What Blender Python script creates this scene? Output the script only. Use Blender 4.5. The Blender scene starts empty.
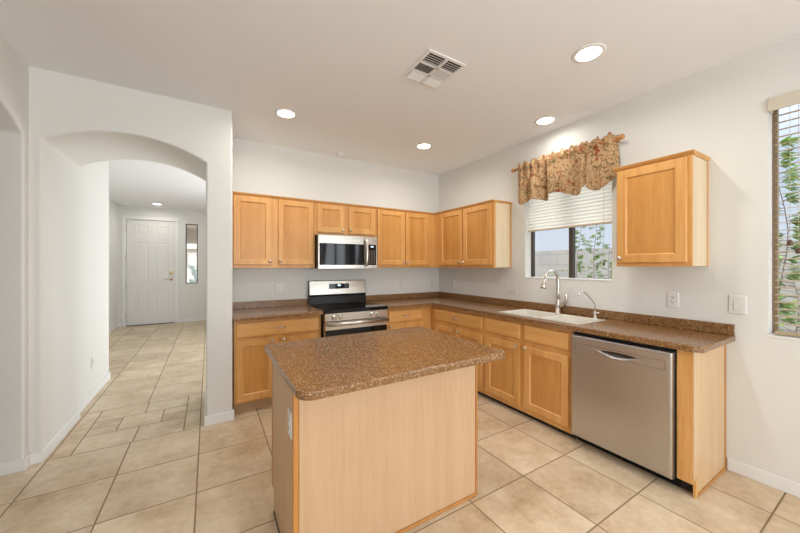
import bpy, bmesh, math, random
from mathutils import Vector, Matrix
random.seed(7)
PI = math.pi
sc = bpy.context.scene
C = sc.collection

# ------------------------------------------------------------------ camera
F = 317.9; YAW = 31.02
cam_data = bpy.data.cameras.new('camera'); cam = bpy.data.objects.new('camera', cam_data); C.objects.link(cam)
cam_data.sensor_width = 36.0; cam_data.lens = F / 800 * 36.0
cam_data.shift_y = -0.0006
cam_data.clip_start = 0.02; cam_data.clip_end = 300
cam.location = (-2.990, -3.828, 1.3655); cam.rotation_euler = (math.radians(90), 0, math.radians(-YAW))
sc.camera = cam

# ------------------------------------------------------------------ world, sun, large area lights, exposure
w = bpy.data.worlds.new('World'); sc.world = w; w.use_nodes = True
nt = w.node_tree; nt.nodes.clear()
o_ = nt.nodes.new('ShaderNodeOutputWorld'); bg = nt.nodes.new('ShaderNodeBackground')
tc = nt.nodes.new('ShaderNodeTexCoord'); sp = nt.nodes.new('ShaderNodeSeparateXYZ'); rp = nt.nodes.new('ShaderNodeValToRGB')
nt.links.new(tc.outputs['Generated'], sp.inputs[0]); nt.links.new(sp.outputs[2], rp.inputs[0])
rp.color_ramp.elements[0].position = 0.0; rp.color_ramp.elements[0].color = (0.80, 0.88, 0.98, 1)
rp.color_ramp.elements[1].position = 0.6; rp.color_ramp.elements[1].color = (3.0, 3.1, 3.25, 1)
e_ = rp.color_ramp.elements.new(0.22); e_.color = (0.66, 0.80, 0.98, 1)
nt.links.new(rp.outputs[0], bg.inputs[0]); bg.inputs[1].default_value = 1.0
nt.links.new(bg.outputs[0], o_.inputs[0])

sun_d = bpy.data.lights.new('sun', 'SUN'); sun_d.energy = 3.3; sun_d.angle = 0.02; sun_d.color = (1, 0.95, 0.87)
sun = bpy.data.objects.new('sun', sun_d); C.objects.link(sun)
sun.rotation_euler = Vector((-0.45, -0.35, 0.80)).to_track_quat('Z', 'Y').to_euler()

def area(name, loc, direction, sx, sy, power, col=(1, 1, 1)):
    d = bpy.data.lights.new(name, 'AREA'); d.shape = 'RECTANGLE'; d.size = sx; d.size_y = sy; d.energy = power; d.color = col
    o = bpy.data.objects.new(name, d); C.objects.link(o); o.location = loc
    o.rotation_euler = (-Vector(direction)).to_track_quat('Z', 'Y').to_euler()
    return o
# rear and nook fill lights are added; hall daylight comes from an unseen window
area('fill_rear', (-2.6, -7.62, 1.25), (0, 1, 0.60), 3.6, 2.2, 165, (0.89, 0.955, 1.0))
area('daylight_hall', (-1.42, 2.1, 1.12), (-1, -0.35, 0.38), 2.5, 2.1, 74, (0.90, 0.955, 1.0))
area('fill_nook', (0.22, -5.6, 1.5), (-1, 0.25, 0.1), 1.6, 1.5, 52, (0.89, 0.955, 1.0))
LAMP = 8.0
sc.view_settings.view_transform = 'Standard'; sc.view_settings.look = 'None'
sc.view_settings.exposure = -0.12; sc.view_settings.gamma = 1.0; sc.view_settings.use_curve_mapping = False
try:
    sc.cycles.use_denoising = True
    sc.cycles.max_bounces = 8; sc.cycles.diffuse_bounces = 6
    sc.cycles.sample_clamp_indirect = 6.0
except Exception: pass

# ------------------------------------------------------------------ materials
def mat(name):
    m = bpy.data.materials.new(name); m.use_nodes = True
    return m, m.node_tree, m.node_tree.nodes['Principled BSDF']
def N(nt, t, **k):
    n = nt.nodes.new(t)
    for a, b in k.items(): setattr(n, a, b)
    return n
def plain(name, col, rough=0.5, metal=0.0, spec=0.5, emit=None, es=0):
    m, nt, b = mat(name)
    b.inputs['Base Color'].default_value = (*col, 1); b.inputs['Roughness'].default_value = rough
    b.inputs['Metallic'].default_value = metal; b.inputs['Specular IOR Level'].default_value = spec
    if emit: b.inputs['Emission Color'].default_value = (*emit, 1); b.inputs['Emission Strength'].default_value = es
    return m
def ramp(nt, fac, stops):
    r = N(nt, 'ShaderNodeValToRGB')
    els = r.color_ramp.elements
    els[0].position, els[0].color = stops[0][0], (*stops[0][1], 1)
    els[1].position, els[1].color = stops[-1][0], (*stops[-1][1], 1)
    for p, c in stops[1:-1]:
        e = els.new(p); e.color = (*c, 1)
    nt.links.new(fac, r.inputs[0]); return r
def noise(nt, scale, vec=None, detail=4, rough=0.5, sc3=None, coord='Object'):
    n = N(nt, 'ShaderNodeTexNoise'); n.inputs['Scale'].default_value = scale; n.inputs['Detail'].default_value = detail; n.inputs['Roughness'].default_value = rough
    if vec is None:
        t = N(nt, 'ShaderNodeTexCoord'); vec = t.outputs[coord]
    if sc3:
        mp = N(nt, 'ShaderNodeMapping'); mp.inputs['Scale'].default_value = sc3; nt.links.new(vec, mp.inputs[0]); vec = mp.outputs[0]
    nt.links.new(vec, n.inputs['Vector']); return n
def bump(nt, b, h, strength, dist):
    bp = N(nt, 'ShaderNodeBump'); bp.inputs['Strength'].default_value = strength; bp.inputs['Distance'].default_value = dist
    nt.links.new(h, bp.inputs['Height']); nt.links.new(bp.outputs[0], b.inputs['Normal'])
def paint(name, col):
    m, nt, b = mat(name); b.inputs['Roughness'].default_value = 0.85; b.inputs['Base Color'].default_value = (*col, 1)
    b.inputs['Specular IOR Level'].default_value = 0.2
    n = noise(nt, 90, detail=3); bump(nt, b, n.outputs['Fac'], 0.25, 0.003)
    return m
def wood(name, c1, c2, c3, axis='z', rough=0.35, fine=1.0):
    m, nt, b = mat(name); b.inputs['Roughness'].default_value = rough; b.inputs['Specular IOR Level'].default_value = 0.45
    s = {'z': (1, 1, 0.05), 'x': (0.05, 1, 1), 'y': (1, 0.05, 1)}[axis]
    n1 = noise(nt, 14, detail=3, sc3=s); n2 = noise(nt, 120 * fine, detail=4, sc3=s); n3 = noise(nt, 2.2, detail=2)
    a = N(nt, 'ShaderNodeMath', operation='MULTIPLY'); a.inputs[1].default_value = 0.45; nt.links.new(n1.outputs[0], a.inputs[0])
    c = N(nt, 'ShaderNodeMath', operation='MULTIPLY_ADD'); c.inputs[1].default_value = 0.33; nt.links.new(n2.outputs[0], c.inputs[0]); nt.links.new(a.outputs[0], c.inputs[2])
    d = N(nt, 'ShaderNodeMath', operation='MULTIPLY_ADD'); d.inputs[1].default_value = 0.22; nt.links.new(n3.outputs[0], d.inputs[0]); nt.links.new(c.outputs[0], d.inputs[2])
    r = ramp(nt, d.outputs[0], [(0.36, c3), (0.50, c1), (0.63, c2)])
    nt.links.new(r.outputs[0], b.inputs['Base Color']); return m

M = {}
M['wall'] = paint('wall_paint', (0.715, 0.708, 0.675))
M['ceil'] = paint('ceiling_paint', (0.82, 0.83, 0.85))
M['white'] = plain('white_trim', (0.78, 0.78, 0.77), 0.4)
M['door'] = plain('white_door', (0.74, 0.73, 0.70), 0.4)
M['plastic'] = plain('white_plastic', (0.71, 0.70, 0.675), 0.35)
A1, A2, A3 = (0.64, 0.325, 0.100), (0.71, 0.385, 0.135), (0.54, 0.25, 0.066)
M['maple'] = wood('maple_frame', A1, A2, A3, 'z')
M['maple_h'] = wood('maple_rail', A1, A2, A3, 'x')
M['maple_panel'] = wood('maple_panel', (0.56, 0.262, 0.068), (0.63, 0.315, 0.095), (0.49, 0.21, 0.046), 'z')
M['pale'] = wood('pale_maple_side', (0.57, 0.365, 0.212), (0.60, 0.40, 0.238), (0.53, 0.33, 0.185), 'z', 0.4)
M['pale_light'] = wood('light_maple_side', (0.72, 0.58, 0.40), (0.77, 0.64, 0.46), (0.66, 0.52, 0.34), 'z', 0.4)
M['end_side'] = wood('end_maple_side', (0.62, 0.42, 0.235), (0.67, 0.465, 0.27), (0.57, 0.37, 0.20), 'z', 0.4)
M['trim_wood'] = wood('orange_wood_trim', (0.50, 0.215, 0.05), (0.56, 0.25, 0.065), (0.42, 0.17, 0.04), 'z', 0.35)
M['rod'] = plain('rod_wood', (0.50, 0.23, 0.07), 0.35)
M['chrome'] = plain('chrome', (0.80, 0.79, 0.77), 0.18, 1.0)
M['nickel'] = plain('brushed_nickel', (0.66, 0.62, 0.57), 0.28, 1.0)
M['black'] = plain('black_plastic', (0.008, 0.008, 0.008), 0.25, 0, 0.3)
M['blackglass'] = plain('black_glass', (0.004, 0.004, 0.005), 0.05, 0, 0.3)
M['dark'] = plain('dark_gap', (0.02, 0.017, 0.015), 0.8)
M['sink'] = plain('white_sink', (0.66, 0.63, 0.56), 0.15)
M['bronze'] = plain('bronze_frame', (0.055, 0.042, 0.030), 0.45)
M['frame_tan'] = plain('tan_frame', (0.27, 0.19, 0.11), 0.45)
M['toe'] = wood('toe_board', (0.46, 0.30, 0.17), (0.50, 0.33, 0.19), (0.40, 0.25, 0.14), 'x', 0.5)
M['tasselwood'] = plain('tassel_wood', (0.10, 0.05, 0.025), 0.4)
M['slat'] = plain('blind_slat', (0.42, 0.32, 0.20), 0.45)
M['cord'] = plain('cord', (0.55, 0.50, 0.42), 0.7)
M['brass'] = plain('brass', (0.60, 0.47, 0.25), 0.3, 1.0)
M['display'] = plain('display', (0.1, 0.15, 0.2), 0.3, emit=(0.65, 0.85, 1.0), es=1.5)
M['lens'] = plain('lamp_lens', (0.9, 0.9, 0.88), 0.4, emit=(1.0, 0.93, 0.82), es=9)
M['leaf'] = plain('leaf', (0.20, 0.40, 0.07), 0.5)
M['leaf2'] = plain('leaf_light', (0.42, 0.58, 0.15), 0.5)
M['leaf3'] = plain('leaf_blue', (0.10, 0.30, 0.24), 0.5)
M['stem'] = plain('stem', (0.16, 0.11, 0.06), 0.7)
M['gravel'] = plain('gravel', (0.42, 0.36, 0.29), 0.9)
M['duct_shade'] = plain('duct_shade', (0.045, 0.035, 0.03), 0.9)
M['stucco'] = plain('stucco', (0.62, 0.58, 0.53), 0.9)

def steel(name, axis, base=(0.55, 0.515, 0.47), rough=0.22):
    m, nt, b = mat(name); b.inputs['Metallic'].default_value = 1.0; b.inputs['Base Color'].default_value = (*base, 1)
    s = {'x': (0.02, 1, 1), 'z': (1, 1, 0.02)}[axis]
    n = noise(nt, 350, detail=2, sc3=s)
    mr = N(nt, 'ShaderNodeMapRange'); mr.inputs['To Min'].default_value = rough - 0.05; mr.inputs['To Max'].default_value = rough + 0.08
    nt.links.new(n.outputs[0], mr.inputs[0]); nt.links.new(mr.outputs[0], b.inputs['Roughness'])
    try: b.inputs['Anisotropic'].default_value = 0.5
    except Exception: pass
    return m
M['steel'] = steel('stainless_steel', 'x')
M['steel_dw'] = steel('stainless_panel', 'z', (0.56, 0.545, 0.53), 0.33)

def counter_mat():
    m, nt, b = mat('speckled_countertop'); b.inputs['Roughness'].default_value = 0.20; b.inputs['Specular IOR Level'].default_value = 0.5
    t = N(nt, 'ShaderNodeTexCoord')
    base = noise(nt, 60, vec=t.outputs['Object'], detail=6, rough=0.7)
    r = ramp(nt, base.outputs[0], [(0.36, (0.15, 0.067, 0.022)), (0.48, (0.215, 0.102, 0.036)), (0.60, (0.275, 0.140, 0.056))])
    v = N(nt, 'ShaderNodeTexVoronoi'); v.inputs['Scale'].default_value = 270; nt.links.new(t.outputs['Object'], v.inputs['Vector'])
    sel = N(nt, 'ShaderNodeSeparateColor'); nt.links.new(v.outputs['Color'], sel.inputs[0])
    def mask(ch, lo, dist):
        g = N(nt, 'ShaderNodeMath', operation='GREATER_THAN'); g.inputs[1].default_value = lo; nt.links.new(sel.outputs[ch], g.inputs[0])
        l = N(nt, 'ShaderNodeMath', operation='LESS_THAN'); l.inputs[1].default_value = dist; nt.links.new(v.outputs['Distance'], l.inputs[0])
        k = N(nt, 'ShaderNodeMath', operation='MULTIPLY'); nt.links.new(g.outputs[0], k.inputs[0]); nt.links.new(l.outputs[0], k.inputs[1]); return k
    m1 = mask(0, 0.88, 0.48); m2 = mask(1, 0.88, 0.5)
    x1 = N(nt, 'ShaderNodeMix', data_type='RGBA'); x1.inputs[7].default_value = (0.76, 0.56, 0.35, 1)
    nt.links.new(m1.outputs[0], x1.inputs[0]); nt.links.new(r.outputs[0], x1.inputs[6])
    x2 = N(nt, 'ShaderNodeMix', data_type='RGBA'); x2.inputs[7].default_value = (0.10, 0.045, 0.018, 1)
    nt.links.new(m2.outputs[0], x2.inputs[0]); nt.links.new(x1.outputs[2], x2.inputs[6])
    nt.links.new(x2.outputs[2], b.inputs['Base Color']); return m
M['counter'] = counter_mat()

def tile_mat():
    m, nt, b = mat('ceramic_tile'); b.inputs['Roughness'].default_value = 0.33; b.inputs['Specular IOR Level'].default_value = 0.4
    at = N(nt, 'ShaderNodeAttribute'); at.attribute_name = 'tint'
    t = N(nt, 'ShaderNodeTexCoord')
    ad = N(nt, 'ShaderNodeVectorMath', operation='MULTIPLY_ADD'); ad.inputs[1].default_value = (7, 7, 7)
    nt.links.new(at.outputs['Color'], ad.inputs[0]); nt.links.new(t.outputs['Object'], ad.inputs[2])
    n1 = noise(nt, 3.2, vec=ad.outputs[0], detail=6, rough=0.62); n2 = noise(nt, 22, vec=ad.outputs[0], detail=5, rough=0.6)
    a = N(nt, 'ShaderNodeMath', operation='MULTIPLY_ADD'); a.inputs[1].default_value = 0.3; nt.links.new(n2.outputs[0], a.inputs[0])
    k = N(nt, 'ShaderNodeMath', operation='MULTIPLY'); k.inputs[1].default_value = 0.7; nt.links.new(n1.outputs[0], k.inputs[0]); nt.links.new(k.outputs[0], a.inputs[2])
    r = ramp(nt, a.outputs[0], [(0.34, (0.46, 0.325, 0.195)), (0.47, (0.60, 0.463, 0.310)), (0.64, (0.73, 0.605, 0.445))])
    hs = N(nt, 'ShaderNodeHueSaturation'); mr = N(nt, 'ShaderNodeMapRange'); mr.inputs['To Min'].default_value = 0.93; mr.inputs['To Max'].default_value = 1.05
    sx = N(nt, 'ShaderNodeSeparateColor'); nt.links.new(at.outputs['Color'], sx.inputs[0]); nt.links.new(sx.outputs[0], mr.inputs[0])
    nt.links.new(mr.outputs[0], hs.inputs['Value']); nt.links.new(r.outputs[0], hs.inputs['Color'])
    nt.links.new(hs.outputs[0], b.inputs['Base Color']); bump(nt, b, n2.outputs[0], 0.12, 0.002)
    return m
M['tile'] = tile_mat()
M['grout'] = plain('grout', (0.27, 0.185, 0.11), 0.9)

def block_mat():
    m, nt, b = mat('block_wall'); b.inputs['Roughness'].default_value = 0.9
    t = N(nt, 'ShaderNodeTexCoord'); mp = N(nt, 'ShaderNodeMapping'); mp.inputs['Rotation'].default_value = (0, PI / 2, PI / 2)
    sx = N(nt, 'ShaderNodeSeparateXYZ'); nt.links.new(t.outputs['Object'], sx.inputs[0]); cx = N(nt, 'ShaderNodeCombineXYZ')
    nt.links.new(sx.outputs[1], cx.inputs[0]); nt.links.new(sx.outputs[2], cx.inputs[1])
    br = N(nt, 'ShaderNodeTexBrick'); br.inputs['Scale'].default_value = 1.0; br.inputs['Brick Width'].default_value = 0.4; br.inputs['Row Height'].default_value = 0.2
    br.inputs['Mortar Size'].default_value = 0.006
    br.inputs['Color1'].default_value = (0.34, 0.34, 0.335, 1); br.inputs['Color2'].default_value = (0.32, 0.32, 0.315, 1); br.inputs['Mortar'].default_value = (0.26, 0.26, 0.255, 1)
    nt.links.new(cx.outputs[0], br.inputs['Vector']); nt.links.new(br.outputs['Color'], b.inputs['Base Color']); return m
M['block'] = block_mat()

def glass_mat():
    m = bpy.data.materials.new('window_glass'); m.use_nodes = True; nt = m.node_tree; nt.nodes.clear()
    o = N(nt, 'ShaderNodeOutputMaterial'); mx = N(nt, 'ShaderNodeMixShader'); tr = N(nt, 'ShaderNodeBsdfTransparent'); gl = N(nt, 'ShaderNodeBsdfGlossy')
    gl.inputs['Roughness'].default_value = 0.02; mx.inputs[0].default_value = 0.04
    nt.links.new(tr.outputs[0], mx.inputs[1]); nt.links.new(gl.outputs[0], mx.inputs[2]); nt.links.new(mx.outputs[0], o.inputs[0])
    return m
M['glass'] = glass_mat()

def shade_mat():
    m = bpy.data.materials.new('cellular_shade_fabric'); m.use_nodes = True; nt = m.node_tree; nt.nodes.clear()
    o = N(nt, 'ShaderNodeOutputMaterial'); mx = N(nt, 'ShaderNodeMixShader'); d = N(nt, 'ShaderNodeBsdfDiffuse'); t = N(nt, 'ShaderNodeBsdfTranslucent')
    d.inputs[0].default_value = (0.80, 0.77, 0.70, 1); t.inputs[0].default_value = (0.97, 0.92, 0.80, 1); mx.inputs[0].default_value = 0.82
    nt.links.new(d.outputs[0], mx.inputs[1]); nt.links.new(t.outputs[0], mx.inputs[2]); nt.links.new(mx.outputs[0], o.inputs[0]); return m
M['shade'] = shade_mat()

def floral_mat():
    m, nt, b = mat('floral_fabric'); b.inputs['Roughness'].default_value = 0.9; b.inputs['Specular IOR Level'].default_value = 0.1
    t = N(nt, 'ShaderNodeTexCoord'); v = t.outputs['Object']
    base = (0.47, 0.305, 0.165)
    prev = None
    def blob(scale, lo, hi, off):
        mp = N(nt, 'ShaderNodeMapping'); mp.inputs['Location'].default_value = off; nt.links.new(v, mp.inputs[0])
        n = noise(nt, scale, vec=mp.outputs[0], detail=3, rough=0.6)
        r = ramp(nt, n.outputs[0], [(lo, (0, 0, 0)), (hi, (1, 1, 1))]); return r
    def over(prev, fac, col):
        x = N(nt, 'ShaderNodeMix', data_type='RGBA'); x.inputs[7].default_value = (*col, 1)
        if isinstance(prev, tuple): x.inputs[6].default_value = (*prev, 1)
        else: nt.links.new(prev, x.inputs[6])
        nt.links.new(fac, x.inputs[0]); return x.outputs[2]
    p = over(base, blob(9, 0.60, 0.64, (3, 1, 2)).outputs[0], (0.30, 0.085, 0.04))
    p = over(p, blob(16, 0.62, 0.66, (9, 4, 6)).outputs[0], (0.42, 0.14, 0.07))
    # curling dark stems: thin contour bands of a noise field
    def contour(scale, off, lv, wd):
        mp = N(nt, 'ShaderNodeMapping'); mp.inputs['Location'].default_value = off; nt.links.new(v, mp.inputs[0])
        n = noise(nt, scale, vec=mp.outputs[0], detail=1.5, rough=0.5)
        s = N(nt, 'ShaderNodeMath', operation='MULTIPLY'); s.inputs[1].default_value = 5.0; nt.links.new(n.outputs[0], s.inputs[0])
        f = N(nt, 'ShaderNodeMath', operation='FRACT'); nt.links.new(s.outputs[0], f.inputs[0])
        r = ramp(nt, f.outputs[0], [(lv - wd, (0, 0, 0)), (lv, (1, 1, 1)), (lv + wd, (0, 0, 0))]); return r
    p = over(p, contour(11, (2, 7, 1), 0.5, 0.12).outputs[0], (0.11, 0.10, 0.04))
    p = over(p, contour(15, (6, 2, 9), 0.35, 0.12).outputs[0], (0.17, 0.065, 0.03))
    nt.links.new(p, b.inputs['Base Color']); return m
M['floral'] = floral_mat()

# ------------------------------------------------------------------ mesh helpers
class MB:
    def __init__(s): s.bm = bmesh.new()
    def box(s, x0, x1, y0, y1, z0, z1, bev=0.0, mi=0, mtx=None):
        if x0 > x1: x0, x1 = x1, x0
        if y0 > y1: y0, y1 = y1, y0
        if z0 > z1: z0, z1 = z1, z0
        r = bmesh.ops.create_cube(s.bm, size=1.0)
        vs = r['verts']
        for v in vs:
            v.co = Vector(((x0 + x1) / 2 + v.co.x * (x1 - x0), (y0 + y1) / 2 + v.co.y * (y1 - y0), (z0 + z1) / 2 + v.co.z * (z1 - z0)))
        fs = set(f for v in vs for f in v.link_faces)
        for f in fs: f.material_index = mi
        if bev > 0:
            es = list(set(e for v in vs for e in v.link_edges))
            br = bmesh.ops.bevel(s.bm, geom=es, offset=bev, segments=2, affect='EDGES', profile=0.5)
            vs = list(set(v for f in br['faces'] for v in f.verts) | set(v for v in vs if v.is_valid))
            for v in vs:
                for f in v.link_faces: f.material_index = mi
        if mtx is not None:
            for v in vs: v.co = mtx @ v.co
        return s
    def prism(s, pts, a, b, axis='y', mi=0):
        """pts: 2D outline; extruded from a to b along the axis. 2D maps to (x,z) for y, (y,z) for x, (x,y) for z."""
        def P(p, t):
            return {'y': (p[0], t, p[1]), 'x': (t, p[0], p[1]), 'z': (p[0], p[1], t)}[axis]
        va = [s.bm.verts.new(P(p, a)) for p in pts]; vb = [s.bm.verts.new(P(p, b)) for p in pts]
        fs = [s.bm.faces.new(va), s.bm.faces.new(vb[::-1])]
        n = len(pts)
        for i in range(n): fs.append(s.bm.faces.new((va[i], vb[i], vb[(i + 1) % n], va[(i + 1) % n])))
        for f in fs: f.material_index = mi
        bmesh.ops.recalc_face_normals(s.bm, faces=fs)
        return s
    def lathe(s, prof, origin=(0, 0, 0), direction=(0, 0, 1), seg=24, mi=0):
        q = Vector(direction).to_track_quat('Z', 'Y').to_matrix(); o = Vector(origin)
        rings = []
        for r, h in prof:
            rings.append([s.bm.verts.new(o + q @ Vector((r * math.cos(2 * PI * i / seg), r * math.sin(2 * PI * i / seg), h))) for i in range(seg)])
        fs = []
        for a, b in zip(rings, rings[1:]):
            for i in range(seg):
                fs.append(s.bm.faces.new((a[i], a[(i + 1) % seg], b[(i + 1) % seg], b[i])))
        if prof[0][0] > 1e-6: fs.append(s.bm.faces.new(rings[0][::-1]))
        if prof[-1][0] > 1e-6: fs.append(s.bm.faces.new(rings[-1]))
        for f in fs: f.smooth = True; f.material_index = mi
        return s
    def tube(s, pts, rad, seg=10, mi=0):
        pts = [Vector(p) for p in pts]; n = len(pts); rads = rad if isinstance(rad, (list, tuple)) else [rad] * n
        up = Vector((0, 0, 1)); rings = []
        tprev = None
        for i, p in enumerate(pts):
            t = (pts[min(i + 1, n - 1)] - pts[max(i - 1, 0)]).normalized()
            if tprev is None:
                a = t.cross(up) if abs(t.dot(up)) < 0.95 else t.cross(Vector((1, 0, 0))); a.normalize()
            else:
                a = (a - t * a.dot(t)).normalized()
            b = t.cross(a); tprev = t
            rings.append([s.bm.verts.new(p + (a * math.cos(2 * PI * k / seg) + b * math.sin(2 * PI * k / seg)) * rads[i]) for k in range(seg)])
        fs = []
        for r0, r1 in zip(rings, rings[1:]):
            for k in range(seg): fs.append(s.bm.faces.new((r0[k], r0[(k + 1) % seg], r1[(k + 1) % seg], r1[k])))
        fs.append(s.bm.faces.new(rings[0][::-1])); fs.append(s.bm.faces.new(rings[-1]))
        for f in fs: f.smooth = True; f.material_index = mi
        return s
    def rings(s, w, h, prof, mi=0, panel_mi=None, x0=0, z0=0, y0=0):
        """rectangular panel: prof = list of (inset, y) ; first ring closes the back, last one closes the front."""
        rs = []
        for ins, y in prof:
            rs.append([s.bm.verts.new((x0 + a, y0 + y, z0 + c)) for a, c in ((ins, ins), (w - ins, ins), (w - ins, h - ins), (ins, h - ins))])
        fs = [s.bm.faces.new(rs[0][::-1])]
        for a, b in zip(rs, rs[1:]):
            for i in range(4): fs.append(s.bm.faces.new((a[i], a[(i + 1) % 4], b[(i + 1) % 4], b[i])))
        for f in fs: f.material_index = mi
        f = s.bm.faces.new(rs[-1]); f.material_index = mi if panel_mi is None else panel_mi
        fs.append(f); bmesh.ops.recalc_face_normals(s.bm, faces=fs)
        return s
    def build(s, name, mats, parent=None, loc=None, rotz=None):
        me = bpy.data.meshes.new(name); s.bm.to_mesh(me); s.bm.free()
        if not isinstance(mats, (list, tuple)): mats = [mats]
        for m_ in mats: me.materials.append(M[m_] if isinstance(m_, str) else m_)
        o = bpy.data.objects.new(name, me); C.objects.link(o)
        if parent: o.parent = parent
        if loc: o.location = loc
        if rotz is not None: o.rotation_euler = (0, 0, rotz)
        return o
def tag(o, label, cat, group=None, kind=None):
    o['label'] = label; o['category'] = cat
    if group: o['group'] = group
    if kind: o['kind'] = kind
    return o
def thing(name, label, cat, loc=(0, 0, 0), rotz=0.0, group=None):
    o = bpy.data.objects.new(name, None); C.objects.link(o); o.empty_display_size = 0.1
    o.location = loc; o.rotation_euler = (0, 0, rotz)
    return tag(o, label, cat, group)
def struct(o, label=None, cat=None):
    o['kind'] = 'structure'
    if label: o['label'] = label
    if cat: o['category'] = cat
    return o
def bevelmod(o, wd, seg=3, ang=40):
    b = o.modifiers.new('bevel', 'BEVEL'); b.width = wd; b.segments = seg; b.limit_method = 'ANGLE'; b.angle_limit = math.radians(ang)
    for p in o.data.polygons: p.use_smooth = True
    n = o.modifiers.new('wn', 'WEIGHTED_NORMAL'); n.keep_sharp = False
    return o
def copy_tree(o, parent=None):
    c = o.copy(); C.objects.link(c)
    if parent: c.parent = parent
    for ch in o.children: copy_tree(ch, c)
    return c

H = 2.74
ZC = 0.905   # worktop height
# ------------------------------------------------------------------ floor
g = MB(); g.box(-7.0, 0.0, -7.7, 5.7, -0.12, -0.0012)
bm = g.bm
lay = None
tiles = []
xs = [0.0] + [-0.327 - 0.4545 * k for k in range(0, 15)]
xs = xs[::-1]
ys = [-0.642 - 0.457 * k for k in range(0, 16)][::-1]
yh = [-0.642, -0.185] + [0.187 + 0.457 * k for k in range(0, 13)]
for i in range(len(xs) - 1):
    for j in range(len(ys) - 1): tiles.append((xs[i], xs[i + 1], ys[j], ys[j + 1]))
BX0, BX1 = -3.963, -3.054
for i in range(len(xs) - 1):
    inb = xs[i] > BX0 - 0.01 and xs[i + 1] < BX1 + 0.01
    for j in range(len(yh) - 1):
        if inb and yh[j + 1] < 0.2: continue
        tiles.append((xs[i], xs[i + 1], yh[j], yh[j + 1]))
# decorative border under the archway
tiles += [(BX0, -3.845, -0.642, -0.189), (BX0, -3.845, -0.189, 0.187), (-3.17, BX1, -0.642, -0.253), (-3.17, BX1, -0.253, 0.187),
          (-3.845, -3.498, -0.642, -0.36), (-3.498, -3.17, -0.642, -0.36), (-3.845, -3.498, -0.075, 0.187), (-3.498, -3.17, -0.075, 0.187),
          (-3.65, -3.35, -0.36, -0.075), (-3.845, -3.65, -0.36, -0.22), (-3.845, -3.65, -0.22, -0.075), (-3.35, -3.17, -0.36, -0.22), (-3.35, -3.17, -0.22, -0.075)]
colors = []
for (a, b_, c, d) in tiles:
    if a < -6.9: a = -6.9
    if b_ <= a: continue
    gap = 0.0035
    vs0 = len(bm.verts)
    x0, x1, y0, y1 = a + gap, b_ - gap, c + gap, d - gap
    t = random.random(); t2 = random.random(); t3 = random.random()
    lo = [bm.verts.new(p) for p in ((x0, y0, -0.004), (x1, y0, -0.004), (x1, y1, -0.004), (x0, y1, -0.004))]
    k = 0.001
    hi = [bm.verts.new(p) for p in ((x0 + k, y0 + k, 0), (x1 - k, y0 + k, 0), (x1 - k, y1 - k, 0), (x0 + k, y1 - k, 0))]
    f = bm.faces.new(hi); f.material_index = 1; colors.append((f, (t, t2, t3)))
    for q in range(4):
        f = bm.faces.new((lo[q], lo[(q + 1) % 4], hi[(q + 1) % 4], hi[q])); f.material_index = 1; colors.append((f, (t, t2, t3)))
lay = bm.loops.layers.float_color.new('tint')
for f, c in colors:
    for l in f.loops: l[lay] = (*c, 1)
struct(g.build('floor', ['grout', 'tile']))

# ------------------------------------------------------------------ walls
struct(MB().box(-7.1, 0.15, -7.75, 5.8, H, H + 0.12).build('ceiling', 'ceil'))
struct(MB().box(-2.813, 0.0, 0.0, 0.10, 0, H).build('wall_back', 'wall'))

def arc(x0, x1, zs, rise, n=24):
    a = (x1 - x0) / 2; R = (a * a + rise * rise) / (2 * rise); cx = (x0 + x1) / 2; cz = zs + rise - R
    th = math.asin(a / R)
    return [(cx + R * math.sin(-th + 2 * th * i / n), cz + R * math.cos(-th + 2 * th * i / n)) for i in range(n + 1)]
ar = arc(-3.99, -3.011, 2.25, 0.137)
out = [(-4.20, 0), (-3.99, 0)] + ar + [(-3.011, 0), (-2.809, 0), (-2.809, H + 0.05), (-4.20, H + 0.05)]
wa = MB().prism(out, -0.641, 0.10, 'y').build('wall_archway', 'wall'); bevelmod(wa, 0.016); struct(wa)
# left wall with its own archway into the side room
al = arc(-2.35, -0.71, 2.25, 0.20)
outl = [(-0.60, 0), (-0.60, H + 0.05), (-7.55, H + 0.05), (-7.55, 0), (-2.35, 0)] + al + [(-0.71, 0)]
wl = MB().prism(outl, -4.50, -4.05, 'x').build('wall_left', 'wall'); bevelmod(wl, 0.016); struct(wl)
struct(MB().box(-7.05, -6.95, -7.55, 5.6, 0, H).build('wall_side_room', 'wall'))
struct(MB().box(-6.95, -4.51, 0.45, 0.55, 0, H).build('wall_side_room_back', 'wall'))
# hall
struct(MB().box(-4.50, -4.025, 0.101, 1.275, 0, H).build('wall_hall_left', 'wall'))
struct(MB().box(-4.85, -4.735, 1.0, 5.52, 0, H).build('wall_hall_far_left', 'wall'))
# entry wall with door opening and sidelight opening
we = MB()
DX0, DX1, DZ = -4.595, -3.685, 2.44
SX0, SX1, SZ0, SZ1 = -3.475, -3.225, 0.935, 2.40
we.box(-4.85, DX0, 5.52, 5.66, 0, H).box(DX0, DX1, 5.52, 5.66, DZ, H).box(DX1, SX0, 5.52, 5.66, 0, H)
we.box(SX0, SX1, 5.52, 5.66, 0, SZ0).box(SX0, SX1, 5.52, 5.66, SZ1, H).box(SX1, -1.2, 5.52, 5.66, 0, H)
struct(we.build('wall_entry', 'wall'))
hr = MB()
hr.box(-1.45, -1.35, 0.10, 0.8, 0, H).box(-1.45, -1.35, 3.4, 5.52, 0, H).box(-1.45, -1.35, 0.8, 3.4, 0, 0.03).box(-1.45, -1.35, 0.8, 3.4, 2.25, H)
struct(hr.build('wall_hall_right', 'wall'))
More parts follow.
